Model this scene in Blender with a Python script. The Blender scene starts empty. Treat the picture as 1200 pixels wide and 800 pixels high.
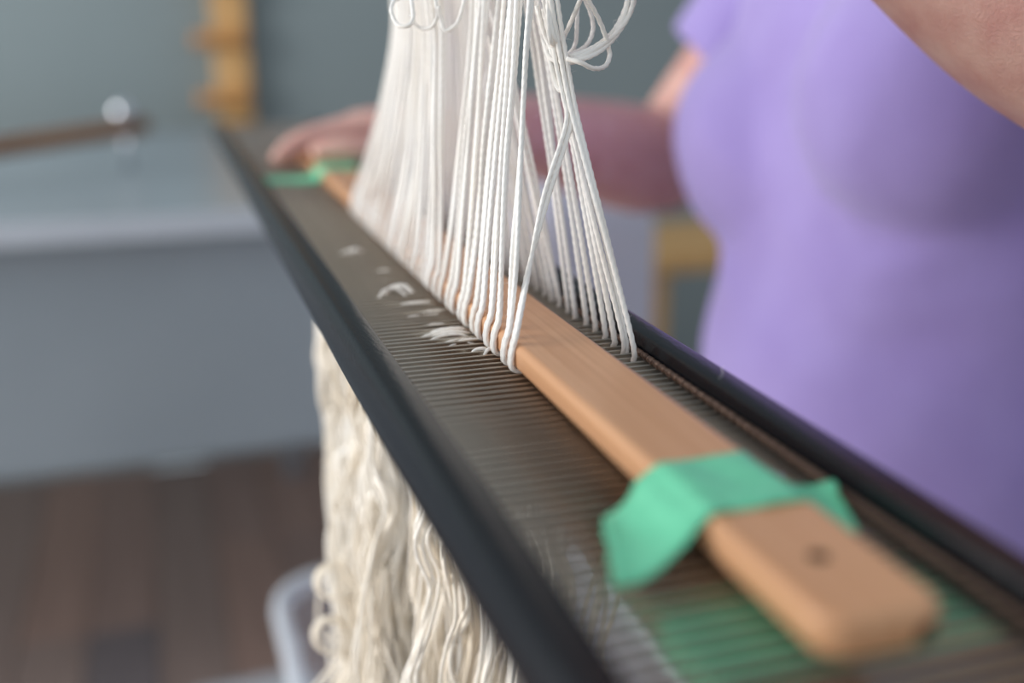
import bpy, bmesh, math, random
import numpy as np
from mathutils import Vector, Matrix

S = bpy.context.scene
COL = S.collection
ZR = 1.02                                   # height of the reed's wires above the floor
random.seed(7); RNG = np.random.default_rng(7)

# ---------------------------------------------------------------- camera
cd = bpy.data.cameras.new('camera'); cam = bpy.data.objects.new('camera', cd); COL.objects.link(cam)
cam.location = (0, 0, ZR + .105)
cam.rotation_euler = (math.radians(90 - 17.07), 0, math.radians(-18.1))
cd.sensor_width = 36; cd.lens = 38.1
cd.clip_start = .01
cd.dof.use_dof = True; cd.dof.focus_distance = .343; cd.dof.aperture_fstop = 3.4
cd.dof.aperture_blades = 9
S.camera = cam
# ---------------------------------------------------------------- light
W = bpy.data.worlds.new('world'); S.world = W; W.use_nodes = True
bg = W.node_tree.nodes['Background']; bg.inputs[0].default_value = (.80, .90, 1.0, 1); bg.inputs[1].default_value = .48
def area(name, loc, target, sx, sy, power, col):
    l = bpy.data.lights.new(name, 'AREA'); l.shape = 'RECTANGLE'; l.size = sx; l.size_y = sy
    l.energy = power; l.color = col
    o = bpy.data.objects.new(name, l); COL.objects.link(o); o.location = loc
    o.rotation_euler = (Vector(target) - Vector(loc)).to_track_quat('-Z', 'Y').to_euler()
    return o
area('window_light', (-2.2, 1.25, 1.32), (.2, .95, 1.0), 1.6, 2.3, 84, (1, .985, .96))
area('rear_window_light', (-1.5, -1.45, 1.75), (.1, .8, .8), 1.2, 1.5, 10, (.97, .98, 1))
S.view_settings.view_transform = 'Standard'; S.view_settings.look = 'None'
S.view_settings.exposure = .1; S.view_settings.gamma = 1

# ---------------------------------------------------------------- helpers
def lin(r, g, b):
    f = lambda x: (x/255/12.92 if x/255 <= .04045 else ((x/255+.055)/1.055)**2.4)
    return (f(r), f(g), f(b), 1)
def mat(name, col, rough=.5, metal=0, col2=None, scale=(8, 8, 8), detail=3, bump=0, bscale=None, spec=.5, contrast=(.35, .65), sheen=0, sss=0, coat=0):
    m = bpy.data.materials.new(name); m.use_nodes = True
    nt = m.node_tree; N = nt.nodes; P = N['Principled BSDF']
    P.inputs['Base Color'].default_value = col; P.inputs['Roughness'].default_value = rough
    P.inputs['Metallic'].default_value = metal; P.inputs['Specular IOR Level'].default_value = spec
    P.inputs['Sheen Weight'].default_value = sheen
    P.inputs['Coat Weight'].default_value = coat
    if sss:
        P.inputs['Subsurface Weight'].default_value = sss; P.inputs['Subsurface Scale'].default_value = .01
        P.inputs['Subsurface Radius'].default_value = (1, .4, .25)
    tc = N.new('ShaderNodeTexCoord')
    def noise(sc, det):
        mp = N.new('ShaderNodeMapping'); mp.inputs['Scale'].default_value = sc
        nt.links.new(tc.outputs['Object'], mp.inputs[0])
        n = N.new('ShaderNodeTexNoise'); n.inputs['Scale'].default_value = 1; n.inputs['Detail'].default_value = det
        nt.links.new(mp.outputs[0], n.inputs['Vector']); return n
    if col2:
        n = noise(scale, detail)
        r = N.new('ShaderNodeValToRGB'); r.color_ramp.elements[0].position = contrast[0]; r.color_ramp.elements[1].position = contrast[1]
        r.color_ramp.elements[0].color = col; r.color_ramp.elements[1].color = col2
        nt.links.new(n.outputs['Fac'], r.inputs[0]); nt.links.new(r.outputs[0], P.inputs['Base Color'])
    if bump:
        n = noise(bscale or scale, 4)
        b = N.new('ShaderNodeBump'); b.inputs['Strength'].default_value = bump; b.inputs['Distance'].default_value = .001
        nt.links.new(n.outputs['Fac'], b.inputs['Height']); nt.links.new(b.outputs[0], P.inputs['Normal'])
    return m
def translucent_plastic(name, col, alpha, rough=.3):
    m = mat(name, col, rough); P = m.node_tree.nodes['Principled BSDF']; P.inputs['Alpha'].default_value = alpha
    return m

def mesh(name, V, F, m, smooth=True):
    me = bpy.data.meshes.new(name)
    V = np.asarray(V, dtype=np.float32).reshape(-1, 3)
    if isinstance(F, np.ndarray):
        k = F.shape[1]; n = len(F)
        me.vertices.add(len(V)); me.vertices.foreach_set('co', V.ravel())
        me.loops.add(n*k); me.loops.foreach_set('vertex_index', F.astype(np.int32).ravel())
        me.polygons.add(n); me.polygons.foreach_set('loop_start', np.arange(0, n*k, k, dtype=np.int32))
        me.update(calc_edges=True)
    else:
        me.from_pydata([tuple(map(float, v)) for v in V], [], F); me.update()
    if smooth: me.polygons.foreach_set('use_smooth', np.ones(len(me.polygons), dtype=bool))
    if m: me.materials.append(m)
    me.validate()
    return me
def link(name, me, parent=None, loc=None):
    o = bpy.data.objects.new(name, me); COL.objects.link(o)
    if parent: o.parent = parent
    if loc is not None: o.location = loc
    return o
def thing(name, label, cat, loc=(0, 0, 0), rz=0, group=None, me=None):
    o = bpy.data.objects.new(name, me); COL.objects.link(o)
    o.location = loc; o.rotation_euler = (0, 0, rz)
    o['label'] = label; o['category'] = cat
    if group: o['group'] = group
    return o
def struct(name, me, label=None):
    o = link(name, me); o['kind'] = 'structure'
    if label: o['label'] = label
    return o
def bm_mesh(name, bm, m, smooth=False):
    me = bpy.data.meshes.new(name); bmesh.ops.recalc_face_normals(bm, faces=bm.faces); bm.to_mesh(me); bm.free()
    if smooth: me.polygons.foreach_set('use_smooth', np.ones(len(me.polygons), dtype=bool))
    if m: me.materials.append(m)
    return me
def box_bm(x0, x1, y0, y1, z0, z1, bev=0, seg=2, bm=None):
    bm = bm or bmesh.new()
    r = bmesh.ops.create_cube(bm, size=1)
    for v in r['verts']:
        v.co = Vector((x0+(v.co.x+.5)*(x1-x0), y0+(v.co.y+.5)*(y1-y0), z0+(v.co.z+.5)*(z1-z0)))
    if bev:
        es = set(e for v in r['verts'] for e in v.link_edges)
        bmesh.ops.bevel(bm, geom=list(es), offset=bev, segments=seg, affect='EDGES', profile=.5)
    return bm
def box(name, x0, x1, y0, y1, z0, z1, m, parent=None, bev=0, seg=2, smooth=False):
    return link(name, bm_mesh(name, box_bm(x0, x1, y0, y1, z0, z1, bev, seg), m, smooth), parent)
def spline(P, n, closed=False):
    """Catmull-Rom through P, resampled to n points equally spaced along the curve."""
    P = np.asarray(P, float)
    Q = np.vstack([2*P[0]-P[1], P, 2*P[-1]-P[-2]])
    out = []
    for i in range(1, len(Q)-2):
        p0, p1, p2, p3 = Q[i-1], Q[i], Q[i+1], Q[i+2]
        for t in np.linspace(0, 1, 24, endpoint=False):
            out.append(.5*(2*p1+(p2-p0)*t+(2*p0-5*p1+4*p2-p3)*t*t+(3*p1-p0-3*p2+p3)*t**3))
    out.append(P[-1]); out = np.array(out)
    d = np.concatenate([[0], np.cumsum(np.linalg.norm(np.diff(out, axis=0), axis=1))])
    s = np.linspace(0, d[-1], n)
    return np.stack([np.interp(s, d, out[:, k]) for k in range(out.shape[1])], 1)
def frames(P):
    T = np.gradient(P, axis=0); T /= np.linalg.norm(T, axis=1)[:, None] + 1e-12
    n = np.cross(T[0], [0, 0, 1.0])
    if np.linalg.norm(n) < .1: n = np.cross(T[0], [1.0, 0, 0])
    Ns = []
    for t in T:
        n = n - t*np.dot(n, t); n /= np.linalg.norm(n) + 1e-12; Ns.append(n)
    Ns = np.array(Ns); return T, Ns, np.cross(T, Ns)
def tube_vf(P, R, sides=8, lobes=0, pitch=.008, depth=.14, phase=0, cap=True):
    P = np.asarray(P, float); n = len(P); R = np.broadcast_to(np.asarray(R, float), (n,))
    T, A, B = frames(P)
    s = np.concatenate([[0], np.cumsum(np.linalg.norm(np.diff(P, axis=0), axis=1))])
    ph = np.linspace(0, 2*np.pi, sides, endpoint=False)
    rad = R[:, None]*np.ones((1, sides))
    if lobes: rad = rad*(1-depth+depth*np.cos(lobes*(ph[None]-2*np.pi*s[:, None]/pitch-phase))*1.0)
    V = P[:, None]+rad[..., None]*(np.cos(ph)[None, :, None]*A[:, None]+np.sin(ph)[None, :, None]*B[:, None])
    V = V.reshape(-1, 3)
    i = np.arange(n-1)[:, None]*sides; j = np.arange(sides)[None]; j2 = (j+1) % sides
    F = np.stack([i+j, i+j2, i+sides+j2, i+sides+j], -1).reshape(-1, 4)
    if cap:
        V = np.vstack([V, P[0], P[-1]]); a, b = n*sides, n*sides+1
        c0 = np.stack([np.full(sides, a), j2[0], j[0], np.full(sides, a)], -1)
        k = (n-1)*sides
        c1 = np.stack([np.full(sides, b), k+j[0], k+j2[0], np.full(sides, b)], -1)
        return V, F, np.vstack([c0[:, :3], c1[:, :3]])
    return V, F, np.zeros((0, 3), int)
def tubes_mesh(name, parts, m):
    """parts: list of (V, Fquads, Ftris) joined into one mesh."""
    Vs, Fs, Ts, o = [], [], [], 0
    for V, F, T in parts:
        Vs.append(V); Fs.append(F+o); Ts.append(T+o); o += len(V)
    V = np.vstack(Vs).astype(np.float32); Q = np.vstack(Fs); T = np.vstack(Ts)
    me = bpy.data.meshes.new(name)
    me.vertices.add(len(V)); me.vertices.foreach_set('co', V.ravel())
    nl = len(Q)*4+len(T)*3
    me.loops.add(nl); me.loops.foreach_set('vertex_index', np.concatenate([Q.ravel(), T.ravel()]).astype(np.int32))
    me.polygons.add(len(Q)+len(T))
    me.polygons.foreach_set('loop_start', np.concatenate([np.arange(len(Q))*4, len(Q)*4+np.arange(len(T))*3]).astype(np.int32))
    me.update(calc_edges=True)
    me.polygons.foreach_set('use_smooth', np.ones(len(me.polygons), dtype=bool))
    if m: me.materials.append(m)
    return me
def tube(name, P, R, m, parent=None, sides=10, **k):
    return link(name, tubes_mesh(name, [tube_vf(P, R, sides, **k)], m), parent)
def cyl(name, a, b, r, m, parent=None, sides=16, r2=None):
    P = np.linspace(a, b, 2); return tube(name, P, [r, r2 or r], m, parent, sides)
def rel(*p): return (p[0], p[1], p[2]+ZR)

# ---------------------------------------------------------------- materials
M = {}
M['wall'] = mat('wall_paint', lin(142, 153, 155), .85, col2=lin(135, 147, 149), scale=(1.5, 1.5, 1.5))
M['skirting'] = mat('skirting_paint', lin(142, 152, 156), .6, col2=lin(135, 145, 150), scale=(3, 3, 3))
M['sub'] = mat('subfloor', lin(50, 42, 38), .9, col2=lin(40, 34, 30))
M['planks'] = [mat('floor_wood_%d' % i, c, .45, col2=c2, scale=(30, 2.5, 30), detail=4, contrast=(.3, .7)) for i, (c, c2) in enumerate([
    (lin(152, 129, 120), lin(136, 114, 107)), (lin(145, 127, 120), lin(130, 113, 107)), (lin(160, 133, 122), lin(140, 116, 107)), (lin(116, 107, 109), lin(105, 98, 100))])]
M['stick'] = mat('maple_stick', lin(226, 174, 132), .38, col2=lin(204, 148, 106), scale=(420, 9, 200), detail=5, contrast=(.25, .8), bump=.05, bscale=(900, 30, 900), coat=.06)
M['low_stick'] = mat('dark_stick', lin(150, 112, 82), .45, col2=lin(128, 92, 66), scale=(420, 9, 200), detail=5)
M['tape'] = mat('green_tape', lin(122, 222, 178), .42, col2=lin(114, 214, 170), scale=(300, 300, 300), bump=.12, bscale=(1500, 1500, 1500), sss=.0)
M['rail'] = mat('black_rail', lin(12, 15, 22), .24, col2=lin(18, 20, 25), scale=(120, 6, 120), detail=5, bump=.12, bscale=(900, 300, 900), spec=.26)
M['steel'] = mat('reed_steel', lin(196, 190, 180), .36, 1, col2=lin(176, 168, 156), scale=(40, 900, 40))
M['coil'] = mat('bronze_coil', lin(128, 104, 90), .45, .5, col2=lin(96, 76, 66), scale=(800, 800, 800))
M['yarn'] = mat('white_cotton', lin(252, 250, 246), .85, col2=lin(247, 242, 234), scale=(60, 60, 25), detail=3, sheen=.3, sss=.0, spec=.25)
M['yarn_low'] = mat('cream_cotton', lin(251, 247, 240), .85, col2=lin(245, 235, 219), scale=(26, 26, 12), detail=2, sheen=.3, spec=.25)
M['skin'] = mat('skin', lin(226, 184, 170), .52, col2=lin(208, 154, 144), scale=(70, 70, 70), detail=6, bump=.35, bscale=(700, 700, 700), sss=.12, spec=.35, contrast=(.3, .7))
M['shirt'] = mat('lavender_jersey', lin(166, 150, 212), .9, col2=lin(160, 143, 206), scale=(20, 20, 20), sheen=.35, bump=.15, bscale=(1400, 1400, 1400), spec=.2)
M['trousers'] = mat('dark_trousers', lin(60, 64, 78), .9, col2=lin(50, 54, 68))
M['hair'] = mat('brown_hair', lin(96, 70, 52), .6, col2=lin(70, 50, 38), scale=(120, 120, 8))
M['eye'] = mat('eye', lin(235, 232, 228), .2); M['iris'] = mat('iris', lin(70, 60, 50), .2); M['lips'] = mat('lips', lin(176, 100, 98), .45)
M['table'] = mat('grey_laminate', lin(162, 174, 181), .28, col2=lin(156, 168, 175), scale=(4, 4, 4))
M['edge'] = mat('white_edging', lin(192, 200, 209), .4, col2=lin(186, 194, 203))
M['panel'] = mat('grey_panel', lin(146, 157, 165), .45, col2=lin(140, 151, 159), scale=(3, 3, 3))
M['table_leg'] = mat('table_metal', lin(150, 156, 164), .4, .6)
M['pine'] = mat('pine', lin(226, 182, 124), .5, col2=lin(210, 162, 102), scale=(40, 40, 3), detail=4)
M['peg'] = mat('peg_wood', lin(204, 148, 88), .5, col2=lin(188, 130, 72), scale=(40, 40, 40))
M['rod'] = mat('brown_rod', lin(150, 102, 60), .45, col2=lin(126, 82, 46), scale=(40, 40, 40))
M['chrome'] = mat('chrome', lin(225, 228, 232), .18, 1, col2=lin(215, 218, 224))
M['tote'] = translucent_plastic('clear_plastic', lin(222, 224, 234), .28, .25)
M['tote_rim'] = translucent_plastic('clear_plastic_rim', lin(232, 238, 246), .55, .25)
M['lilac'] = translucent_plastic('frosted_plastic', lin(216, 213, 228), .88, .45)
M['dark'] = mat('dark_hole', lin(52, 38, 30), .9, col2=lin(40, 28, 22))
# ---- heights at which the warp threads and tie loops hang (metres, relative to the reed wires)
TOP_L=[ (0.1248,0.3389,0.1229),(0.1194,0.3444,0.1231),(0.1169,0.3499,0.1233),(0.1176,0.3554,0.1236),(0.1182,0.3609,0.1238),(0.1188,0.3664,0.1241),(0.1191,0.3719,0.1244),(0.1157,0.3774,0.1246),(0.1158,0.3829,0.1248),(0.1159,0.3884,0.1251),(0.1163,0.3939,0.1254),(0.1045,0.3994,0.1254),(0.1039,0.4049,0.1257),(0.1050,0.4104,0.1260),(0.1060,0.4159,0.1262),(0.1065,0.4214,0.1265),(0.1059,0.4269,0.1268),(0.1081,0.4324,0.1271),(0.1081,0.4379,0.1273),(0.1088,0.4434,0.1276),(0.1083,0.4489,0.1278),(0.1097,0.4544,0.1281),(0.1105,0.4599,0.1284),(0.1108,0.4654,0.1286),(0.1098,0.4709,0.1289),(0.1109,0.4764,0.1292),(0.1107,0.4819,0.1294),(0.1114,0.4874,0.1297),(0.1117,0.4929,0.1300),(0.1123,0.4984,0.1302),(0.1122,0.5039,0.1305),(0.1138,0.5093,0.1308),(0.1136,0.5148,0.1310) ]
TOP_R=[ (0.1234,0.3429,0.1231),(0.1248,0.3484,0.1233),(0.1256,0.3539,0.1236),(0.1264,0.3594,0.1239),(0.1271,0.3649,0.1242),(0.1278,0.3704,0.1244),(0.1284,0.3759,0.1247),(0.1290,0.3814,0.1250),(0.1153,0.3869,0.1250),(0.1171,0.3924,0.1253),(0.1167,0.3979,0.1256),(0.1183,0.4034,0.1258),(0.1204,0.4089,0.1261),(0.1204,0.4144,0.1264),(0.1204,0.4199,0.1267),(0.1220,0.4254,0.1269),(0.1235,0.4309,0.1272),(0.1234,0.4364,0.1275),(0.1244,0.4419,0.1277),(0.1261,0.4474,0.1280),(0.1271,0.4529,0.1283),(0.1276,0.4584,0.1286),(0.1278,0.4639,0.1288),(0.1295,0.4694,0.1291),(0.1302,0.4749,0.1294),(0.1301,0.4804,0.1297),(0.1312,0.4859,0.1299),(0.1323,0.4914,0.1302),(0.1323,0.4969,0.1305),(0.1330,0.5024,0.1307),(0.1326,0.5079,0.1310),(0.1346,0.5133,0.1313),(0.1356,0.5188,0.1316) ]
LOOP1 =[ (0.1553,0.3404,0.1234),(0.1532,0.3420,0.1103),(0.1515,0.3417,0.1037),(0.1455,0.3379,0.0970),(0.1377,0.3333,0.0927),(0.1311,0.3312,0.0905),(0.1270,0.3335,0.0894),(0.1250,0.3398,0.0908),(0.1250,0.3465,0.0957) ]
LOOP2 =[ (0.1249,0.3396,0.0902),(0.1273,0.3405,0.0931),(0.1290,0.3376,0.0985),(0.1305,0.3335,0.1050),(0.1316,0.3313,0.1088),(0.1343,0.3315,0.1063),(0.1390,0.3333,0.0998),(0.1423,0.3350,0.0931),(0.1424,0.3344,0.0897),(0.1391,0.3306,0.0872),(0.1336,0.3266,0.0870),(0.1289,0.3258,0.0889),(0.1257,0.3291,0.0899) ]
LOOP3 =[ (0.1320,0.3473,0.0888),(0.1344,0.3444,0.0937),(0.1339,0.3419,0.0997),(0.1340,0.3416,0.1055),(0.1365,0.3437,0.1084),(0.1399,0.3460,0.1045),(0.1419,0.3475,0.0996),(0.1407,0.3466,0.0955),(0.1369,0.3432,0.0927),(0.1309,0.3398,0.0907) ]
BULGE =[ (0.1225,0.3430,0.1050),(0.1246,0.3421,0.0966),(0.1269,0.3403,0.0913),(0.1283,0.3367,0.0871),(0.1282,0.3325,0.0828),(0.1273,0.3301,0.0801),(0.1259,0.3310,0.0792),(0.1256,0.3348,0.0827),(0.1255,0.3395,0.0892) ]
LOOP4 =[ (0.0893,0.3794,0.1161),(0.0859,0.3811,0.1100),(0.0822,0.3821,0.1072),(0.0809,0.3795,0.1036),(0.0819,0.3751,0.0998),(0.0848,0.3723,0.0995),(0.0868,0.3730,0.1017),(0.0875,0.3769,0.1064),(0.0879,0.3816,0.1134) ]
LOOP5 =[ (0.0871,0.3780,0.1028),(0.0885,0.3793,0.1002),(0.0907,0.3787,0.0985),(0.0937,0.3760,0.0989),(0.0953,0.3737,0.1022),(0.0950,0.3734,0.1064),(0.0950,0.3763,0.1133) ]
LOOP6 =[ (0.0954,0.3718,0.1056),(0.0965,0.3728,0.1017),(0.0977,0.3718,0.0978),(0.1010,0.3696,0.1000),(0.1027,0.3678,0.1050),(0.1038,0.3674,0.1105),(0.1045,0.3696,0.1159) ]
# ================================================================ THE ROOM
WR = 2.74
struct('wall_back', bm_mesh('wall_back', box_bm(-3.2, 4.2, WR, WR+.12, 0, 2.7), M['wall']))
struct('baseboard_back', bm_mesh('baseboard_back', box_bm(-3.2, 4.2, WR-.016, WR, 0, .11, .004), M['skirting']))
fl = struct('floor', bm_mesh('floor', box_bm(-2.4, 4.2, -1.6, WR, -.06, -.012), M['sub']))
pl_meshes = {}
def plank(x0, y0, w, l, k):
    key = (round(l, 3), k)
    if key not in pl_meshes:
        pl_meshes[key] = bm_mesh('plank', box_bm(-w/2+.0012, w/2-.0012, .0012, l-.0012, -.012, 0, .0018, 1), M['planks'][k])
    link('plank', pl_meshes[key], fl, (x0+w/2, y0, random.uniform(-.0006, .0)))
pw = .125
for i in range(50):
    x = -2.2+i*pw; y = -.3
    first = True
    while y < WR-.02:
        l = random.choice((.45, .9, 1.2)) if first else random.choice((.9, 1.2))
        first = False
        l = min(l, WR-.004-y)
        if l < .05: break
        plank(x, y, pw, l, random.choice((0, 0, 1, 1, 2, 2, 3))); y += l
# left wall with the window that lights the room
wl = bmesh.new()
for b in ((-2.42, -2.3, -1.6, .45, 0, 2.7), (-2.42, -2.3, 2.05, WR, 0, 2.7), (-2.42, -2.3, .45, 2.05, 0, .1), (-2.42, -2.3, .45, 2.05, 2.5, 2.7)):
    box_bm(*b, bm=wl)
struct('wall_left', bm_mesh('wall_left', wl, M['wall']))
wf = bmesh.new()
for b in ((-2.40, -2.32, .45, .51, .1, 2.5), (-2.40, -2.32, 1.99, 2.05, .1, 2.5), (-2.40, -2.32, 1.22, 1.28, .1, 2.5), (-2.40, -2.32, .45, 2.05, .1, .16), (-2.40, -2.32, .45, 2.05, 2.44, 2.5)):
    box_bm(*b, bm=wf)
struct('window_1', bm_mesh('window_1', wf, M['skirting']))

# ================================================================ TABLE BEHIND
TH = .86
tb = thing('work_table', 'pale grey glossy work table at the left by the wall', 'table', (-.6, 2.05, 0))
def tl(name, x0, x1, y0, y1, z0, z1, m, bev=0): return box(name, x0+.6, x1+.6, y0-2.05, y1-2.05, z0, z1, m, tb, bev)
tl('tabletop', -1.6, .30, 1.53, 2.62, TH-.034, TH, M['table'], .004)
tl('edge_band', -1.6, .30, 1.527, 1.5305, TH-.0335, TH-.0015, M['edge'])
for x in (-1.55, .235):
    for y in (1.60, 2.55): tl('leg', x, x+.045, y, y+.045, 0, TH-.034, M['table_leg'], .004)
tl('front_panel', -1.505, .235, 1.575, 1.59, .485, TH-.034, M['panel'], .002)
tl('back_rail', -1.5, .17, 2.56, 2.585, TH-.10, TH-.034, M['table_leg'])
# brown rod with a silver ball: the arm of a small table winder
wd = thing('winder_arm', 'brown wooden rod tipped with a silver ball, above the grey table', 'rod', (-.45, 1.62, TH))
def wp(p): return np.array(p)-np.array([-.45, 1.62, TH])
A0, A1 = np.array([-.47, 1.70, .905]), np.array([-.012, 2.0, .932])
tube('rod', spline([wp(A0), wp((A0+A1)/2), wp(A1)], 12), .0145, M['rod'], wd, 14)
bp = np.array([-.045, 1.978, .93])
cyl('pin', wp(bp-[0, 0, .07]), wp(bp+[0, 0, .016]), .006, M['chrome'], wd, 12)
bmS = bmesh.new(); bmesh.ops.create_uvsphere(bmS, u_segments=24, v_segments=14, radius=.020)
bl = link('ball_knob', bm_mesh('ball_knob', bmS, M['chrome'], True), wd, wp(bp+[0, 0, .028]))
box('base_block', *(wp((-.52, 0, 0))[0], wp((-.42, 0, 0))[0]), *(-.02+.05, .14), 0, .05, M['rod'], wd, .004)

# ================================================================ PEG POST
pp = thing('peg_rack', 'tall yellow pine rail with side pegs on the grey wall', 'rack', (.192, WR-.0225, .862))
box('upright', -.040, .040, -.022, .022, 0, .86, M['pine'], pp, .005, 2)
for k, zz in enumerate((.060, .194, .328, .462, .596, .730)):
    tube('peg', spline([(-.088, -.040, zz), (0, -.040, zz+.002), (.036, -.040, zz)], 8), .0165, M['peg'], pp, 12)

# ================================================================ STOOL + FROSTED BASKET (seen between yarn and shirt)
st = thing('wooden_stool', 'light wooden stool under the bent arm, right of the frosted bin', 'stool', (1.18, 2.2, 0))
box('seat', -.205, .22, -.16, .16, .580, .632, M['pine'], st, .012, 3)
for x in (-.17, .17):
    for y in (-.12, .12): box('leg', x-.02, x+.02, y-.02, y+.02, 0, .580, M['pine'], st, .004)
for y in (-.12, .12): box('stretcher', -.15, .15, y-.012, y+.012, .2, .235, M['pine'], st, .003)

def rounded_rect(w, d, r, n=6):
    out = []
    for cx, cy, a0 in ((w/2-r, d/2-r, 0), (-w/2+r, d/2-r, 90), (-w/2+r, -d/2+r, 180), (w/2-r, -d/2+r, 270)):
        for k in range(n+1):
            a = math.radians(a0+90*k/n); out.append((cx+r*math.cos(a), cy+r*math.sin(a)))
    return np.array(out)
def loft_closed(name, rings, m, parent=None, cap0=False, cap1=False, smooth=True):
    n = len(rings[0]); V = np.vstack(rings); F = []
    for i in range(len(rings)-1):
        for j in range(n): F.append((i*n+j, i*n+(j+1) % n, (i+1)*n+(j+1) % n, (i+1)*n+j))
    if cap0: F.append(tuple(range(n-1, -1, -1)))
    if cap1: F.append(tuple((len(rings)-1)*n+j for j in range(n)))
    me = mesh(name, V, F, m, smooth); return link(name, me, parent)
def ring(w, d, r, z, cx=0, cy=0):
    p = rounded_rect(w, d, r); return np.column_stack([p[:, 0]+cx, p[:, 1]+cy, np.full(len(p), z)])
bk = thing('plastic_bin', 'tall frosted lilac plastic bin with rounded top beyond the white yarn', 'bin', (.535, 1.42, 0), .25)
loft_closed('shell', [ring(.26, .22, .05, 0), ring(.25, .21, .05, .3), ring(.235, .20, .05, .84), ring(.228, .19, .05, .872), ring(.20, .165, .05, .892), ring(.15, .12, .045, .898)], M['lilac'], bk, cap1=True)
loft_closed('foot_rim', [ring(.262, .222, .05, 0), ring(.272, .232, .052, .002), ring(.272, .232, .052, .02), ring(.262, .222, .05, .022)], M['lilac'], bk)

# ================================================================ CLEAR TOTE UNDER THE REED
ls = thing('low_bench', 'low pine bench carrying the clear tote', 'bench', (.225, .68, 0))
box('seat', -.20, .16, -.34, .34, .27, .30, M['pine'], ls, .004)
for x in (-.17, .10):
    for y in (-.3, .27): box('leg', x, x+.035, y, y+.035, 0, .27, M['pine'], ls, .003)
tt = thing('storage_tote', 'clear plastic tote catching the cream yarn below the reed', 'tote', (.225, .70, .301))
def tring(k, z): return ring(.30+k, .50+k, .05+k/2, z)
loft_closed('shell', [tring(-.08, 0), tring(-.07, .004), tring(-.03, .27), tring(-.004, .30)], M['tote'], tt, cap0=True)
loft_closed('rim', [tring(-.008, .288), tring(.02, .287), tring(.024, .293), tring(.02, .302), tring(-.004, .303), tring(-.008, .296), tring(-.008, .288)], M['tote_rim'], tt)
for yy in (-.2, -.07, .07, .2):
    box('rib', -.146, -.141, yy*.85-.006, yy*.85+.006, .08, .285, M['tote_rim'], tt, .001)
for xx in (-.09, 0, .09):
    box('rib', xx-.006, xx+.006, .230, .236, .20, .285, M['tote_rim'], tt, .001)
ld = thing('tote_lid', 'clear flat tote lid lying on the floor at the bottom edge', 'lid', (.08, 1.435, .001), .05)
loft_closed('panel', [ring(.23, .50, .05, 0), ring(.24, .51, .055, .006), ring(.24, .51, .055, .012), ring(.21, .48, .045, .014)], M['tote_rim'], ld, cap0=True, cap1=True)

# ================================================================ THE REED
YC = .45
reed = thing('weaving_reed', 'long weaving reed with black rails and steel wires, lying flat', 'reed', rel(0, YC, 0))
Y0, Y1 = -.10-YC, 1.03-YC
def rail_profile(sign, c_in):
    # c grows away from the wires; rounded shoulder outwards
    pr = [(0, -.0058), (0, .0050), (.0006, .0058), (.0016, .0060), (.0072, .0061), (.0083, .0057), (.0092, .0046), (.0104, .0018),
          (.0116, -.0016), (.0123, -.0046), (.0120, -.0058), (.011, -.0062), (.001, -.0062)]
    return [(c_in+sign*a, b) for a, b in pr]
def extrude_profile(name, pr, y0, y1, m, parent):
    n = len(pr); V = [(c, y, z) for y in (y0, y1) for c, z in pr]
    F = [(j, (j+1) % n, n+(j+1) % n, n+j) for j in range(n)]+[tuple(range(n)), tuple(range(2*n-1, n-1, -1))]
    bm = bmesh.new(); vs = [bm.verts.new(v) for v in V]
    for f in F: bm.faces.new([vs[i] for i in f])
    o = link(name, bm_mesh(name, bm, m, False), parent)
    me = o.data
    ang = [abs(math.atan2(0, 1))]
    for p in me.polygons: p.use_smooth = len(p.vertices) == 4
    me.set_sharp_from_angle(angle=math.radians(38))
    return o
extrude_profile('rail', rail_profile(-1, .0624), Y0, Y1, M['rail'], reed)
extrude_profile('rail', rail_profile(1, .1418), Y0, Y1, M['rail'], reed)
box('end_bar', .0615, .143, Y1-.006, Y1-.001, -.0035, .0035, M['steel'], reed, .001)
box('end_bar', .0615, .143, Y0+.001, Y0+.006, -.0035, .0035, M['steel'], reed, .001)
# wires: thin upright steel blades with rounded top and bottom
PITCH = .00423
hz, ht = .0010, .00027
prof = [(-ht, -hz+.0003), (-ht*.5, -hz), (ht*.5, -hz), (ht, -hz+.0003), (ht, hz-.0003), (ht*.5, hz), (-ht*.5, hz), (-ht, hz-.0003)]
V = [(x, a, b-hz) for x in (.0605, .1435) for a, b in prof]
F = [(j, (j+1) % 8, 8+(j+1) % 8, 8+j) for j in range(8)]+[tuple(range(8)), tuple(range(15, 7, -1))]
dent_me = mesh('dent', V, F, M['steel'], False)
ND = int((Y1-Y0-.014)/PITCH)
for k in range(ND):
    link('dent', dent_me, reed, (0, Y0+.008+k*PITCH, random.gauss(0, .00004)))
# wound cord that spaces the wires along each rail: one grooved run per rail
def coil(cx):
    n = int((Y1-Y0-.014)/PITCH)
    ys, rr = [], []
    for k in range(n):
        y = Y0+.008+k*PITCH
        for a, r in ((.00018, .0005), (.0005, .00105), (.0014, .00115), (.0021, .00112), (.0028, .00115), (.0037, .00105), (.00405, .0005)):
            ys.append(y+a); rr.append(r)
    P = np.column_stack([np.full(len(ys), cx), ys, np.full(len(ys), .0006)])
    tube('spacing_coil', P, rr, M['coil'], reed, 8)
coil(.1405); coil(.0637)
# stand that carries the near end of the reed, below the lens
tr = thing('support_trestle', 'plain pine trestle holding the near end of the reed', 'trestle', (.1, -.07, 0))
box('beam', -.3, .3, -.03, .03, ZR-.05, ZR-.0066, M['pine'], tr, .003)
for x in (-.26, .26): box('leg', x-.022, x+.022, -.022, .022, 0, ZR-.05, M['pine'], tr, .003)

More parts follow.
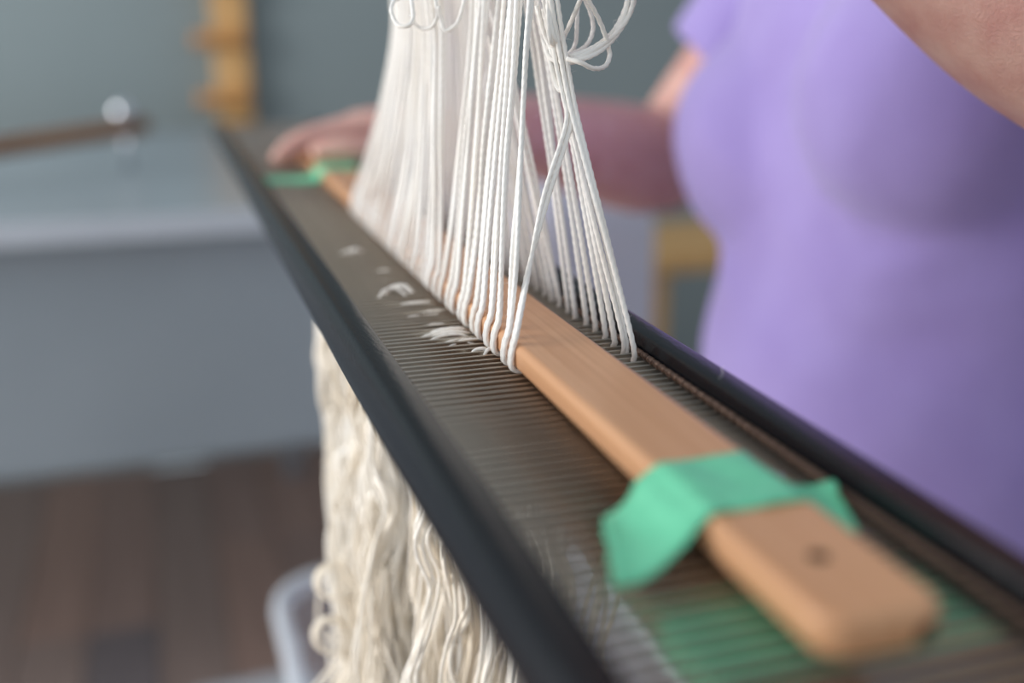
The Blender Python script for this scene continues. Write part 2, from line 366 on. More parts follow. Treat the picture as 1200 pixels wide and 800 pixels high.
# ================================================================ STICKS AND TAPE
def make_stick(name, label, m, cx, y0, y1, z0, th, w, hole=None, group=None, rz=0, endr=.006):
    L = y1-y0
    bm = bmesh.new()
    out = []
    for a, b, a0 in ((w/2-endr, L/2-endr, 0), (-w/2+endr, L/2-endr, 90), (-w/2+endr, -L/2+endr, 180), (w/2-endr, -L/2+endr, 270)):
        for k in range(7):
            q = math.radians(a0+15*k); out.append((a+endr*math.cos(q), b+endr*math.sin(q)))
    lo = [bm.verts.new((x, y, 0)) for x, y in out]; hi = [bm.verts.new((x, y, th)) for x, y in out]
    n = len(out); bm.faces.new(lo[::-1]); bm.faces.new(hi)
    for j in range(n): bm.faces.new((lo[j], lo[(j+1) % n], hi[(j+1) % n], hi[j]))
    bm.normal_update()
    es = [e for e in bm.edges if abs(e.verts[0].co.z-e.verts[1].co.z) < 1e-6]
    bmesh.ops.bevel(bm, geom=es, offset=.0024, segments=7, affect='EDGES', profile=.5)
    me = bm_mesh(name, bm, m, True); me.set_sharp_from_angle(angle=math.radians(45))
    st = thing(name, label, 'stick', rel(cx, (y0+y1)/2, z0), rz, group, me)
    if hole:
        bmc = bmesh.new()
        for (hx, hy, hr, hzz, axis) in hole:
            r = bmesh.ops.create_cone(bmc, cap_ends=True, segments=20, radius1=hr, radius2=hr, depth=.012)
            for v in r['verts']:
                if axis == 'z': v.co = Vector((v.co.x+hx, v.co.y+hy, v.co.z+hzz))
                else: v.co = Vector((v.co.x+hx, v.co.z+hy, v.co.y+hzz))
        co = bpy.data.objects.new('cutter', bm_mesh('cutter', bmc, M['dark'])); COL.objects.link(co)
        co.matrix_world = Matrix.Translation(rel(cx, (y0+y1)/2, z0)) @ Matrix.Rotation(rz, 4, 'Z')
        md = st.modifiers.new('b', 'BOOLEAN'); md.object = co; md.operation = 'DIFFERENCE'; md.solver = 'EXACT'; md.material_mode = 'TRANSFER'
        bpy.context.view_layer.update()
        me2 = bpy.data.meshes.new_from_object(st.evaluated_get(bpy.context.evaluated_depsgraph_get()))
        st.modifiers.clear(); st.data = me2; bpy.data.objects.remove(co)
    for p in st.data.polygons: p.use_smooth = p.area < 5e-5 and len(p.vertices) == 4
    return st
SW, STH = .0252, .0082
sx = .1100
top_stick = make_stick('lease_stick', 'light maple lease stick with rounded drilled end on top of the reed', M['stick'], sx, .1315, .80, .0003, STH, SW,
                       hole=[(-.0005, .1530-(.1315+.80)/2, .0021, .0095, 'z'), (.0072, .1315-(.1315+.80)/2-.0045, .0022, .0032, 'y')])
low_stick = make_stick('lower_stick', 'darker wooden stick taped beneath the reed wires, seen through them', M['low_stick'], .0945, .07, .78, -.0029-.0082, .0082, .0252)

def ribbon(name, prof, y0s, y1s, m, parent, nv=10, th=.00018, wob=.0, seed=0, rag=.0005, shear=(0, 0)):
    """prof: list of (c, z); y0s,y1s: near/far edge along r per profile point. A thin solid strip of tape."""
    rng = np.random.default_rng(seed)
    k = 60
    C = spline([(c, z, 0) for c, z in prof], k)
    t = np.linspace(0, 1, len(prof)); d = np.concatenate([[0], np.cumsum(np.linalg.norm(np.diff(np.array(prof), axis=0), axis=1))]); d /= d[-1]
    s = np.linspace(0, 1, k)
    a = np.interp(s, d, y0s); b = np.interp(s, d, y1s)
    tang = np.gradient(C[:, :2], axis=0); tang /= np.linalg.norm(tang, axis=1)[:, None]
    nrm = np.column_stack([-tang[:, 1], tang[:, 0]])
    top, bot = [], []
    for i in range(k):
        for j in range(nv):
            v = j/(nv-1)
            y = a[i]+(b[i]-a[i])*v
            w = wob*math.sin(5*s[i]*6+v*3.0+seed)*math.sin(v*4+seed)
            e = shear[0]*v*max(0, 1-s[i]*3.4)+shear[1]*v*max(0, (s[i]-.82)/.18)+(rng.uniform(-rag, rag) if i in (0, k-1) else 0)
            top.append((C[i, 0]+nrm[i, 0]*(th+w)+e, y, C[i, 1]+nrm[i, 1]*(th+w)))
            bot.append((C[i, 0]+nrm[i, 0]*w+e, y, C[i, 1]+nrm[i, 1]*w))
    V = np.array(top+bot); n = k*nv; F = []
    q = lambda i, j: i*nv+j
    for i in range(k-1):
        for j in range(nv-1):
            F.append((q(i, j), q(i+1, j), q(i+1, j+1), q(i, j+1)))
            F.append((n+q(i, j), n+q(i, j+1), n+q(i+1, j+1), n+q(i+1, j)))
        F.append((q(i, 0), n+q(i, 0), n+q(i+1, 0), q(i+1, 0))); F.append((q(i, nv-1), q(i+1, nv-1), n+q(i+1, nv-1), n+q(i, nv-1)))
    for j in range(nv-1):
        F.append((q(0, j), q(0, j+1), n+q(0, j+1), n+q(0, j))); F.append((q(k-1, j), n+q(k-1, j), n+q(k-1, j+1), q(k-1, j+1)))
    V[:, 2] += ZR
    c0 = V.mean(0); c0[2] = V[:, 2].min()
    return V-c0, F, tuple(c0)
def tape(label, prof, y0s, y1s, group=None, **k):
    V, F, c = ribbon('tape_strip', prof, y0s, y1s, M['tape'], None, **k)
    return thing('tape_strip', label, 'tape', c, 0, group, mesh('tape_strip', V, F, M['tape'], True))
xl, xr = sx-SW/2, sx+SW/2
TZ = STH+.00055
tape('green tape strip wrapped over the near rounded end of the maple stick',
     [(.0745, .0007), (.0800, .0006), (.0860, .0016), (.0905, .0034), (.0945, .0064), (xl+.0000, TZ-.0010), (xl+.0022, TZ+.0001), (.105, TZ+.0001), (.115, TZ+.0001), (xr-.0020, TZ+.0001), (xr+.0003, TZ-.0022), (.1262, .0034), (.1290, .0012), (.1325, .0009), (.1362, .0026)],
     [.1665, .1672, .1690, .1712, .1728, .1738, .1740, .1740, .1740, .1740, .1736, .1725, .1716, .1718, .1850],
     [.1945, .1965, .1975, .1985, .1992, .1998, .2000, .2000, .2002, .2003, .2003, .2000, .1975, .1950, .1925], wob=.0003, seed=2, shear=(.0095, .004))
tape('green tape strip across the far end of the stick by the fingertips',
     [(.0575, .0008), (.064, .0006), (.075, .0006), (.088, .0007), (.0950, .0018), (xl-.0008, .0045), (xl+.0010, TZ-.0006), (xl+.0035, TZ+.0003), (.115, TZ+.0003), (xr-.002, TZ+.0002), (xr+.0007, TZ-.002), (xr+.0015, .002), (.1275, .0007), (.132, .0007)],
     [.690, .689, .687, .683, .680, .678, .677, .676, .676, .676, .676, .676, .676, .676], [.722, .721, .719, .716, .713, .711, .710, .709, .709, .709, .709, .709, .709, .709], wob=.0002, seed=5)
lx0, lx1 = .0945-.0128, .0945+.0128
# tape that ties the lower stick: goes right round it
lt = [(lx0-.0002, -.0106), (lx0-.0002, -.0050), (lx0+.0010, -.0031), (lx0+.0032, -.00292), (.0945, -.00292), (lx1-.0032, -.00292), (lx1-.001, -.0031), (lx1+.0002, -.0050), (lx1+.004, -.0046), (.130, -.0040), (.1395, -.0038)]
tape('green tape strip around the lower stick, glimpsed through the reed wires', lt, [.1360]*11, [.1605]*11, wob=0, seed=4)
# ================================================================ WHITE WARP ABOVE THE REED
warp = thing('cotton_warp', 'white cotton warp threads rising from the stick in a hanging bundle', 'yarn', rel(.11, .33, 0))
WO = np.array([.11, .33, 0])
def fray(P, amp, seed):
    r = np.random.default_rng(seed); n = len(P); s = np.linspace(0, 1, n)[:, None]
    w = sum(np.sin(2*np.pi*(k*s+r.uniform(0, 1, 3)))*r.uniform(-1, 1, 3)/k for k in (1, 2, 3))
    return P+amp*w*np.minimum(1, np.minimum(s, 1-s)*8)
def strand(P, R, name='strand', fine=True, parent=warp, m=M['yarn'], seed=0, lobes=3):
    P = np.asarray(P, float)-WO
    d = np.linalg.norm(np.diff(P, axis=0), axis=1).sum()
    n = int(d/(.0006 if fine else .0014))+4
    Q = spline(P, n)
    return link(name, tubes_mesh(name, [tube_vf(Q, R, 10 if fine else 7, lobes=lobes if fine else 2, pitch=.0095, depth=.09, phase=seed)], m), parent)
GA = np.array([.1506, .4406, .2586])          # where the left hand holds the bundle
YR = .00088
lefts, rights = [], []
for i in range(33):
    r = RNG
    rb = .2952+.00846*i; j = r.uniform(-.0006, .0006); rb += r.uniform(-.002, .002)*(i > 0); fine = i < 14
    T = np.array(TOP_L[i]); g = GA+np.array([r.uniform(-.008, .008), r.uniform(-.012, .012), r.uniform(-.006, .006)])
    for k in range(2):
        o = (k-.5)*.00185*(1 if i else .9)
        lift = r.uniform(0, .0008)
        base = [(.1030, rb+.0012+o*.9, -.0012), (.0990, rb+.0010+o, -.0002), (xl-.0007, rb+.0006+o, .0010), (xl-.0011, rb+.0004+o+j, .0040), (xl-.0004, rb+.0008+o+j, .0074), (xl+.0014, rb+.0018+o+j, .0125+lift)]
        if i == 0:
            up = [(.1062, .3088+o*.5, .0270), (.1160+o, .3202, .0484), (.1255+o, .3263, .0700), (.1257+o, .3302, .0790), (.1251+o*2, .3346, .0920), (.1236, .3420, .1150), tuple(g)]
            P = np.array(base+up)
        else:
            tw = np.array([o*(1.1 if i > 10 else .85)+r.uniform(-.0004, .0004)*(1+(i > 10)), o*.7+r.uniform(-.001, .001), 0])
            a = np.array(base[-1]); TT = T+tw
            fl = 1+.9*min(1, max(0, (i-8)/8))
            up = [a+(TT-a)*np.array([1-(1-f)**fl, 1-(1-f)**fl, f])+r.uniform(-.0006, .0006, 3) for f in (.18, .42, .70)]
            P = np.array(base+[tuple(u) for u in up]+[tuple(TT), tuple(TT+(g-TT)*.5), tuple(g)])
        lefts.append(P); strand(P, YR*r.uniform(.92, 1.06), fine=fine, seed=r.uniform(0, 6))
for i in range(33):
    r = RNG
    rb = .2952+.00423*.5+.00423*2*i-.0042+.0016; fine = i < 10
    # keep the strand in the gap between two wires
    kk = round((rb-(-.10+.008))/PITCH-.5); rb = -.10+.008+(kk+.5)*PITCH
    T = np.array(TOP_R[i]); g = GA+np.array([r.uniform(-.008, .008), r.uniform(-.012, .012), r.uniform(-.006, .006)])
    n2 = 2 if (i in (0, 1) or i > 5) else 1
    for k in range(n2):
        o = (k-.5)*.0015 if n2 == 2 else 0
        cb = .1368+r.uniform(-.0008, .0008)+o*.6
        base = [(cb-.001, rb, -.0075), (cb, rb, -.0010), (cb-.0004, rb+.0006+o*.4, .006)]
        a = np.array(base[-1]); TT = T+np.array([o*1.6+r.uniform(-.0008, .0008), r.uniform(-.001, .001), 0])
        if i <= 1: up = [a+(np.array((.1262+o, .3300+.003*i, .083))-a)*f+r.uniform(-.0004, .0004, 3) for f in (.35, .7, 1)]
        else: up = [a+(TT-a)*f+r.uniform(-.0006, .0006, 3) for f in (.35, .68)]
        P = np.array(base+[tuple(u) for u in up]+[tuple(TT), tuple(TT+(g-TT)*.5), tuple(g)])
        rights.append(P); strand(P, YR*(1.18 if n2 == 1 else 1.0)*r.uniform(.95, 1.05), fine=fine, seed=r.uniform(0, 6))
# the choke tie: loops of the same yarn at the top of the bundle
for k in range(4):
    a = k*1.57
    off = np.array([math.cos(a)*.0010, math.sin(a)*.0012, math.sin(a+.6)*.0011])
    strand(fray(spline(np.array(LOOP1), 24), .0004, k)+off, YR*.95, 'tie_loop', seed=k)
for k, (L, rr) in enumerate(((LOOP2, .95), (LOOP3, .9), (BULGE, 1.0), (LOOP4, .95), (LOOP5, .85), (LOOP6, .9))):
    strand(np.array(L), YR*rr, 'tie_loop', seed=k)
strand(np.array(BULGE)+np.array([-.0016, .001, .001]), YR, 'tie_loop', seed=9)
# stray yarn caught between the wires on the left of the stick
for k, (c, y, w, n, hh) in enumerate(((.0800, .4790, .009, 3, .0004), (.0845, .4400, .009, 1, -.0008), (.0870, .4210, .008, 1, -.0008), (.0838, .4000, .015, 3, .0014), (.0862, .3830, .020, 2, -.0004), (.0880, .3700, .018, 2, -.0008), (.0850, .3560, .014, 1, -.0012), (.0880, .3430, .019, 5, -.0001), (.0915, .3330, .014, 3, -.0006), (.0945, .3182, .007, 2, .0006))):
    for q in range(n):
        r = RNG; yo = y+(q-(n-1)/2)*.0021+r.uniform(-.0004, .0004); ar = .0035 if k == 3 else r.uniform(-.0005, .0008)
        w1 = w*r.uniform(.7, 1.15); cc = c+r.uniform(-.003, .003)
        P = [(cc-w1/2, yo-ar*.5, -.0024), (cc-w1/4, yo+ar*.5, hh-.0005), (cc, yo+ar, hh), (cc+w1/4, yo+ar*.7, hh-.0003), (cc+w1/2, yo-ar*.3, -.0024)]
        for e in range(2 if k in (7, 8) else 1):
            strand(np.array(P)+np.array([0, .0006*e, -.0003*e]), YR*(.62 if k in (7, 8) else .75), 'stray_loop', fine=True, seed=q)
# fuzz
hairs = []
allP = [spline(P, 80) for P in lefts[:24]+rights[:14]]+[spline(np.array(LOOP1), 60)]
for P in allP:
    for q in range(34):
        p = P[RNG.integers(4, len(P)-14)]; d = RNG.normal(size=3); d /= np.linalg.norm(d); e = RNG.normal(size=3)*.0010
        l = RNG.uniform(.0014, .0036)
        hairs.append(tube_vf(np.array([p+d*.0006, p+d*l*.6+e*.4, p+d*l*.9+e])-WO, [.00004, .00003, .000015], 3))
fz = link('fuzz', tubes_mesh('fuzz', hairs, M['yarn']), warp); fz['kind'] = 'stuff'
lh = np.array([(.1505, .2525, .0065), (.1512, .2520, .0082), (.1545, .2500, .0090), (.1560, .2470, .0072)])
fb = thing('lint_thread', 'single fine lint hair lying across the right black rail', 'lint', rel(.1465, .2530, .0062))
tube('hair', spline(np.array([(-.0035, 0, .0004), (-.001, .002, .0010), (.001, .0065, .0012), (.0035, .009, .0006)]), 20), .000045, M['yarn'], fb, 4)

# ================================================================ CREAM YARN HANGING BELOW THE REED
sk = thing('yarn_tangle', 'cream tangle of loose yarn hanging below the left rail into the tote', 'yarn', rel(.09, .43, -.01))
SO = np.array([.09, .43, -.01])
parts = []
r = np.random.default_rng(21)
def hang(A, B, amp, n=15):
    s = np.linspace(0, 1, n); ph = r.uniform(0, 6.28, 4); k1, k2 = r.uniform(14, 26, 2)
    A, B = np.array(A), np.array(B); e = np.minimum(1, s*4)
    P = A+(B-A)*s[:, None]**np.array([2.4, 1.5, 1])
    P[:, 0] += amp*e*(np.sin(k1*s+ph[0])+.5*np.sin(k1*2.1*s+ph[1])); P[:, 1] += amp*e*(np.sin(k2*s+ph[2])+.5*np.sin(k2*1.9*s+ph[3]))
    return P
for k in range(34):                                   # locks: several strands that wave together
    y = r.uniform(.30, .54); c = r.uniform(.084, .136)
    q_ = (y-.30)/.24
    B = (.100-.075*q_+r.uniform(-.02, .02)+(c-.09)*.45, .37+.06*q_+r.uniform(-.02, .02), r.uniform(-.46, -.37))
    L = hang((c, y, -.0125), B, r.uniform(.0015, .0055))
    sp = r.uniform(.0022, .0055)
    for j in range(int(r.integers(5, 10))):
        off = r.normal(size=3)*sp*np.array([1, 1, .3])
        s = np.linspace(0, 1, len(L))[:, None]
        P = L+off*(1-.5*np.sin(s*r.uniform(6, 16)+r.uniform(0, 6)))*np.minimum(1, .15+s*3)+r.normal(size=L.shape)*.0007*np.minimum(1, s*4)
        P[0, 2] = -.0115
        parts.append(tube_vf(spline(P, 150)-SO, .00092*r.uniform(.85, 1.1), 6, lobes=2, pitch=.006, depth=.08))
# wavy loop ends that bulge out on the left edge
for k in range(90):
    z0 = r.uniform(-.30, -.07); y = .53+z0*.28+r.uniform(-.03, .02); c = .082+z0*.06+r.uniform(-.004, .012); h = r.uniform(.02, .05); b = r.uniform(.001, .007)*(1+.8*(k % 9 == 0))
    P = np.array([(c+.02, y, z0+h*.5), (c-b*.3, y+.004, z0+h*.35), (c-b, y-.004, z0), (c-b*.7, y-.01, z0-h*.4), (c+.004, y-.006, z0-h*.5), (c+.03, y+.004, z0-h*.35)])
    parts.append(tube_vf(spline(P+r.normal(size=P.shape)*.002, 60)-SO, .00092, 6, lobes=2, pitch=.006, depth=.1))
for k in range(95):                                    # lumpy locks of the thick fall straight below the wires
    y = r.uniform(.31, .59); q_ = (y-.30)/.30; c = r.uniform(.078, .134) if k < 60 else r.uniform(.074, .090)
    if k >= 60: y = r.uniform(.42, .58); q_ = (y-.30)/.30
    zb = r.uniform(-.30, -.18) if y > .43 else r.uniform(-.16, -.07)
    L = hang((c, y, -.0115), (c-.006*q_+r.normal()*.006, y-.10*q_+r.normal()*.008, zb), r.uniform(.001, .0035), 13)
    sp = r.uniform(.0012, .0036); ph = r.uniform(0, 6); kk = r.uniform(9, 17)
    for j in range(8):
        s = np.linspace(0, 1, 13)[:, None]
        P = L+r.normal(size=3)*sp*np.array([1, 1, 0])*(.8+.35*np.sin(s*kk+ph))+r.normal(size=L.shape)*.0005
        P[0, 2] = -.0115
        if zb > -.17: P += s**2*np.array([-.012, .01, -.10])*r.uniform(.6, 1.3)
        parts.append(tube_vf(spline(P, 80)-SO, .00092, 6, lobes=2, pitch=.006, depth=.08))
for k in range(34):                                    # strands drawn down and to the left
    c = r.uniform(.088, .118); y = r.uniform(.38, .45)
    P = hang((c, y, -.012-.05*r.uniform(0, 1)), (c-.062+r.normal()*.006, y+.03+r.normal()*.006, -.25+r.normal()*.012), r.uniform(.0004, .0016), 11)
    parts.append(tube_vf(spline(P, 90)-SO, .00092, 6, lobes=2, pitch=.006, depth=.08))
hs = link('hanging_strands', tubes_mesh('hanging_strands', parts, M['yarn_low']), sk); hs['kind'] = 'stuff'
for k, (c, y, z, rad) in enumerate(((.0600, .45, -.150, .0066), (.0580, .45, -.178, .0070), (.075, .47, -.100, .006))):
    for q in range(3):
        a = np.linspace(-.6, 5.8, 16); rr = rad*(1+.07*q)
        P = np.column_stack([c+rr*np.cos(a)+(a > 5)*.004, y+.002*q+.004*np.sin(a*.7), z+rr*1.05*np.sin(a)-.0006*q])
        P = np.vstack([(c+.030, y+.004, z+.022), P, (c+.035, y-.004, z-.024)])
        link('curl', tubes_mesh('curl', [tube_vf(spline(P, 90)-SO, .00092, 7, lobes=2, pitch=.006, depth=.1)], M['yarn_low']), sk)
# ================================================================ THE WEAVER
BO = np.array([.47, .60, -ZR])               # floor under her
per = thing('person', 'person in a lavender T-shirt leaning over the reed, hand on its far end', 'person', (BO[0], BO[1], 0))
def chain(P, R, n=None, sides=18):
    """Closed tapered limb along P with radii R, rounded ends."""
    P = np.asarray(P, float); R = np.asarray(R, float)
    d = np.linalg.norm(np.diff(P, axis=0), axis=1).sum(); n = n or max(10, int(d/.006))
    Q = spline(np.column_stack([P, R]), n)
    C, rr = Q[:, :3], Q[:, 3]
    t0 = C[0]-C[1]; t0 /= np.linalg.norm(t0); t1 = C[-1]-C[-2]; t1 /= np.linalg.norm(t1)
    a = np.array([.97, .8, .5])
    pre = [C[0]+t0*rr[0]*x for x in a]; prr = [rr[0]*math.sqrt(1-x*x) for x in a]
    post = [C[-1]+t1*rr[-1]*x for x in a[::-1]]; por = [rr[-1]*math.sqrt(1-x*x) for x in a[::-1]]
    return tube_vf(np.vstack([pre, C, post]), np.concatenate([prr, rr, por]), sides)
def ellipsoid(c, rad, rot=0, nu=28, nv=16):
    V, F, T = [], [], []
    for i in range(1, nv):
        th = math.pi*i/nv
        for j in range(nu):
            p = 2*math.pi*j/nu
            x, y, z = rad[0]*math.sin(th)*math.cos(p), rad[1]*math.sin(th)*math.sin(p), rad[2]*math.cos(th)
            V.append((c[0]+x*math.cos(rot)-y*math.sin(rot), c[1]+x*math.sin(rot)+y*math.cos(rot), c[2]+z))
    V.append((c[0], c[1], c[2]+rad[2])); V.append((c[0], c[1], c[2]-rad[2])); a, b = len(V)-2, len(V)-1
    for i in range(nv-2):
        for j in range(nu): F.append((i*nu+j, (i+1)*nu+j, (i+1)*nu+(j+1) % nu, i*nu+(j+1) % nu))
    for j in range(nu):
        T.append((a, j, (j+1) % nu)); T.append((b, (nv-2)*nu+(j+1) % nu, (nv-2)*nu+j))
    return np.array(V), np.array(F), np.array(T)
def torso(rings, ex=2.4, sides=48):
    """rings: (c, r, z, half depth, half width)."""
    Q = spline(np.array(rings), 60); V, F = [], []
    for (cx, cy, z, a, b) in Q:
        for j in range(sides):
            p = 2*math.pi*j/sides; co, si = math.cos(p), math.sin(p)
            V.append((cx+a*np.sign(co)*abs(co)**(2/ex), cy+b*np.sign(si)*abs(si)**(2/ex), z))
    n = len(Q)
    for i in range(n-1):
        for j in range(sides): F.append((i*sides+j, i*sides+(j+1) % sides, (i+1)*sides+(j+1) % sides, (i+1)*sides+j))
    V.append(tuple(Q[0, :3])); V.append(tuple(Q[-1, :3])); a, b = len(V)-2, len(V)-1
    T = [(a, (j+1) % sides, j) for j in range(sides)]+[(b, (n-1)*sides+j, (n-1)*sides+(j+1) % sides) for j in range(sides)]
    return np.array(V), np.array(F), np.array(T)
def fused(name, parts, m, voxel, smooth_it, parent, shape=None, fac=.5):
    """One continuous skin out of overlapping volumes."""
    me = tubes_mesh(name, [(V-BO, F, T) for V, F, T in parts], m)
    bm = bmesh.new(); bm.from_mesh(me); bmesh.ops.recalc_face_normals(bm, faces=bm.faces); bm.to_mesh(me); bm.free()
    o = bpy.data.objects.new(name, me); COL.objects.link(o)
    rm = o.modifiers.new('r', 'REMESH'); rm.mode = 'VOXEL'; rm.voxel_size = voxel; rm.use_smooth_shade = True
    sm = o.modifiers.new('s', 'SMOOTH'); sm.iterations = smooth_it; sm.factor = fac
    bpy.context.view_layer.update()
    me2 = bpy.data.meshes.new_from_object(o.evaluated_get(bpy.context.evaluated_depsgraph_get()))
    bpy.data.objects.remove(o); me2.name = name
    if not me2.materials: me2.materials.append(m)
    if shape:
        n = len(me2.vertices); co = np.empty(n*3, np.float32); me2.vertices.foreach_get('co', co)
        no = np.empty(n*3, np.float32); me2.vertices.foreach_get('normal', no)
        co = shape(co.reshape(-1, 3)+BO, no.reshape(-1, 3))-BO
        me2.vertices.foreach_set('co', co.astype(np.float32).ravel()); me2.update()
    me2.polygons.foreach_set('use_smooth', np.ones(len(me2.polygons), dtype=bool))
    return link(name, me2, parent)

SR = np.array((.590, .775, .235)); SL = np.array((.495, .425, .25))      # shoulders
ER = np.array((.432, .885, -.030)); EL = np.array((.3330, .2990, .0860)) # elbows
WRr = np.array((.250, .772, .020)); WL = np.array((.1730, .4121, .2441)) # wrists
body = []
TR = [(0.5320, .60, -.26, .115, .165), (0.5220, .60, -.17, .125, .17), (0.5070, .60, -.06, .105, .15), (0.5020, .60, .03, .115, .158), (0.5070, .60, .13, .105, .165), (0.5220, .60, .22, .075, .14), (0.5270, .60, .27, .055, .075), (0.5170, .60, .33, .047, .05)]
body.append(torso(TR))
for s, Sx, Ex, Wx in ((1, SR, ER, WRr), (-1, SL, EL, WL)):
    body.append(chain([Sx+np.array([.02, -.05*s, .01]), Sx, Sx+(Ex-Sx)*.35, Sx+(Ex-Sx)*.75, Ex], [.055, .056, .052, .047, .042]))
    body.append(chain([Ex, Ex+(Wx-Ex)*.22, Ex+(Wx-Ex)*.6, Wx], [.041, .046, .038, .0265]))
def hand(w, knuckles, fingers, thumb, rw=.024):
    w = np.array(w)
    for k in knuckles: body.append(chain([w, w+(np.array(k)-w)*.5, k], [rw*.82, .0155, .0112]))
    for a, b in zip(knuckles[:-1], knuckles[1:]):
        a, b = np.array(a), np.array(b); body.append(chain([w+(a-w)*.6, w+((a+b)/2-w)*.85], [.0145, .0115]))
    for f in fingers: body.append(chain(f, [.0108, .0096, .0084, .0066], sides=14))
    body.append(chain(thumb, [.017, .0125, .0108, .0082], sides=14))
KR = [(.168, .716, .0165), (.161, .757, .028), (.165, .771, .030), (.176, .789, .027)]
hand(WRr, KR,
     [[KR[0], (.134, .706, .0172), (.114, .7090, .0185), (.1005, .7135, .0168)],
      [KR[1], (.119, .757, .0215), (.0955, .7500, .0175), (.0785, .7430, .0098)],
      [KR[2], (.126, .776, .0230), (.101, .775, .0175), (.0850, .772, .0105)],
      [KR[3], (.145, .792, .0270), (.128, .793, .0205), (.1150, .793, .0160)]],
     [(.226, .742, .019), (.200, .708, .0205), (.176, .690, .0200), (.154, .684, .0170)])
fd = GA-WL; fd /= np.linalg.norm(fd)
sd = np.cross(fd, [0, 0, 1.]); sd /= np.linalg.norm(sd); nd = np.cross(sd, fd)
KL = [tuple(WL+fd*.0-sd*0+np.array([-.055, .012+.019*k, .060-.006*k])) for k in range(4)]
fl_ = []
for k in range(4):
    b = np.array(KL[k]); g = GA+np.array([.004, (k-1.5)*.017, .006])
    fl_.append([b, b+np.array([-.030, .010, -.012]), g+np.array([-.018, .008, .004]), g+np.array([.0, -.006, -.006])])
hand(WL, KL, fl_, [WL+np.array([-.01, -.012, .012]), WL+np.array([-.03, -.014, .012]), GA+np.array([.006, -.022, .012]), GA+np.array([-.006, -.012, -.004])])
# head bowed towards the work, legs standing
HD = np.array((.415, .60, .445))
body += [chain([(.49, .60, .26), (.465, .60, .33), HD+np.array([.015, 0, -.04])], [.056, .052, .056]),
         ellipsoid(HD, (.092, .074, .112)), ellipsoid(HD+np.array([-.035, 0, -.065]), (.055, .052, .055)),
         chain([HD+np.array([-.086, 0, .012]), HD+np.array([-.106, 0, -.022]), HD+np.array([-.088, 0, -.030])], [.008, .0125, .010])]
for s in (-1, 1):
    body.append(ellipsoid(HD+np.array([.012, .074*s, -.008]), (.020, .010, .032)))
    body.append(chain([(.50, .60+.085*s, -.22), (.50, .60+.088*s, -.36), (.49, .60+.09*s, -.55), (.505, .60+.095*s, -.75), (.515, .60+.1*s, -.95)], [.098, .084, .062, .056, .042]))
    body.append(chain([(.53, .60+.1*s, -.985), (.45, .60+.105*s, -.99), (.36, .60+.11*s, -1.0)], [.034, .032, .018]))
fused('body', body, M['skin'], .0034, 6, per)
for s in (-1, 1):
    for nm, rr, off, m in (('eye', .0125, (-.0715, .030*s, .010), M['eye']), ('iris', .0062, (-.0785, .030*s, .009), M['iris'])):
        b_ = bmesh.new(); bmesh.ops.create_uvsphere(b_, u_segments=16, v_segments=10, radius=rr)
        link(nm, bm_mesh(nm, b_, m, True), per, tuple(HD+np.array(off)-BO))
tube('mouth', spline(np.array([HD+np.array([-.083, -.024, -.070]), HD+np.array([-.0915, 0, -.068]), HD+np.array([-.083, .024, -.070])])-BO, 12), [.002]+[.0052]*10+[.002], M['lips'], per, 8)
fused('hair', [ellipsoid(HD+np.array([.022, 0, .022]), (.094, .086, .112)), ellipsoid(HD+np.array([.06, 0, -.05]), (.055, .075, .085)), ellipsoid(HD+np.array([-.02, 0, .070]), (.075, .070, .052))], M['hair'], .007, 6, per)
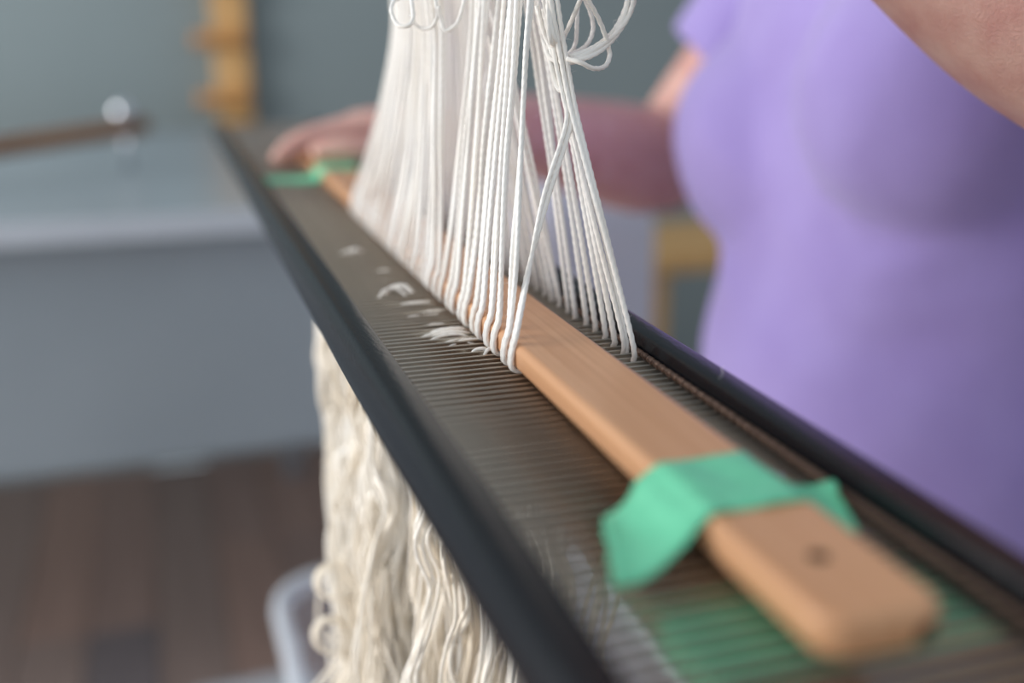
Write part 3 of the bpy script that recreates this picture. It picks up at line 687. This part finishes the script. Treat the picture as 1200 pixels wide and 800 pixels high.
# T-shirt: torso, bust, belly and short sleeves in one cloth
sh = []
TS = [(0.5270, .60, -.26, .142, .190), (0.5170, .60, -.20, .146, .186), (0.5060, .60, -.14, .142, .178), (0.5040, .60, -.075, .128, .170), (0.5040, .60, -.02, .130, .170), (0.5040, .60, .04, .134, .174), (0.5100, .60, .13, .120, .176), (0.5220, .60, .215, .088, .150), (0.5290, .60, .262, .068, .092)]
sh.append(torso(TS))
for s in (-1, 1):
    sh.append(ellipsoid((.432, .60+.074*s, .036-.020*s), (.082, .096, .085), .2*s))
for Sx, Ex, s in ((SR, ER, 1), (SL, EL, -1)):
    D = Ex-Sx
    P = spline(np.array([Sx+np.array([.02, -.07*s, .01]), Sx+np.array([.004, -.01*s, .012]), Sx+D*.2, Sx+D*.45, Sx+D*.70]), 40)
    sh.append(tube_vf(P, np.interp(np.linspace(0, 1, 40), [0, .3, .6, 1], [.062, .070, .068, .068]), 28))
FOLDS = [  # (point, direction along the fold, half length, half width, height)
    ((.375, .52, -.045), (.35, -.85, .35), .12, .014, .006),
    ((.36, .55, -.075), (.45, -.85, .25), .13, .016, .006),
    ((.36, .60, -.02), (.1, -.75, -.6), .09, .012, .0045),
    ((.375, .70, -.06), (.2, -.8, -.45), .10, .015, .006),
    ((.35, .62, -.12), (.1, -.95, .2), .12, .02, .005),
    ((.40, .49, .075), (-.2, .5, -.8), .10, .014, -.006)]
def cloth(co, no):
    d = np.zeros(len(co))
    for p, u, L, w, h in FOLDS:
        u = np.array(u); u = u/np.linalg.norm(u); q = co-np.array(p)
        a = q@u; b = np.linalg.norm(q-a[:, None]*u, axis=1)
        d += h*np.exp(-(a/L)**2-(b/w)**2)
    d += .0012*np.sin(co[:, 2]*55+co[:, 1]*38)*np.sin(co[:, 1]*47-co[:, 0]*30)
    return co+no*d[:, None]
fused('t_shirt', sh, M['shirt'], .006, 14, per, cloth)
tro = [torso([(.50, .60, -.33, .13, .175), (.50, .60, -.26, .136, .182), (.495, .60, -.19, .132, .176)])]
for s in (-1, 1):
    tro.append(chain([(.50, .60+.085*s, -.24), (.50, .60+.088*s, -.36), (.49, .60+.09*s, -.55), (.505, .60+.095*s, -.75), (.513, .60+.1*s, -.93)], [.112, .098, .076, .070, .064]))
fused('trousers', tro, M['trousers'], .009, 6, per)
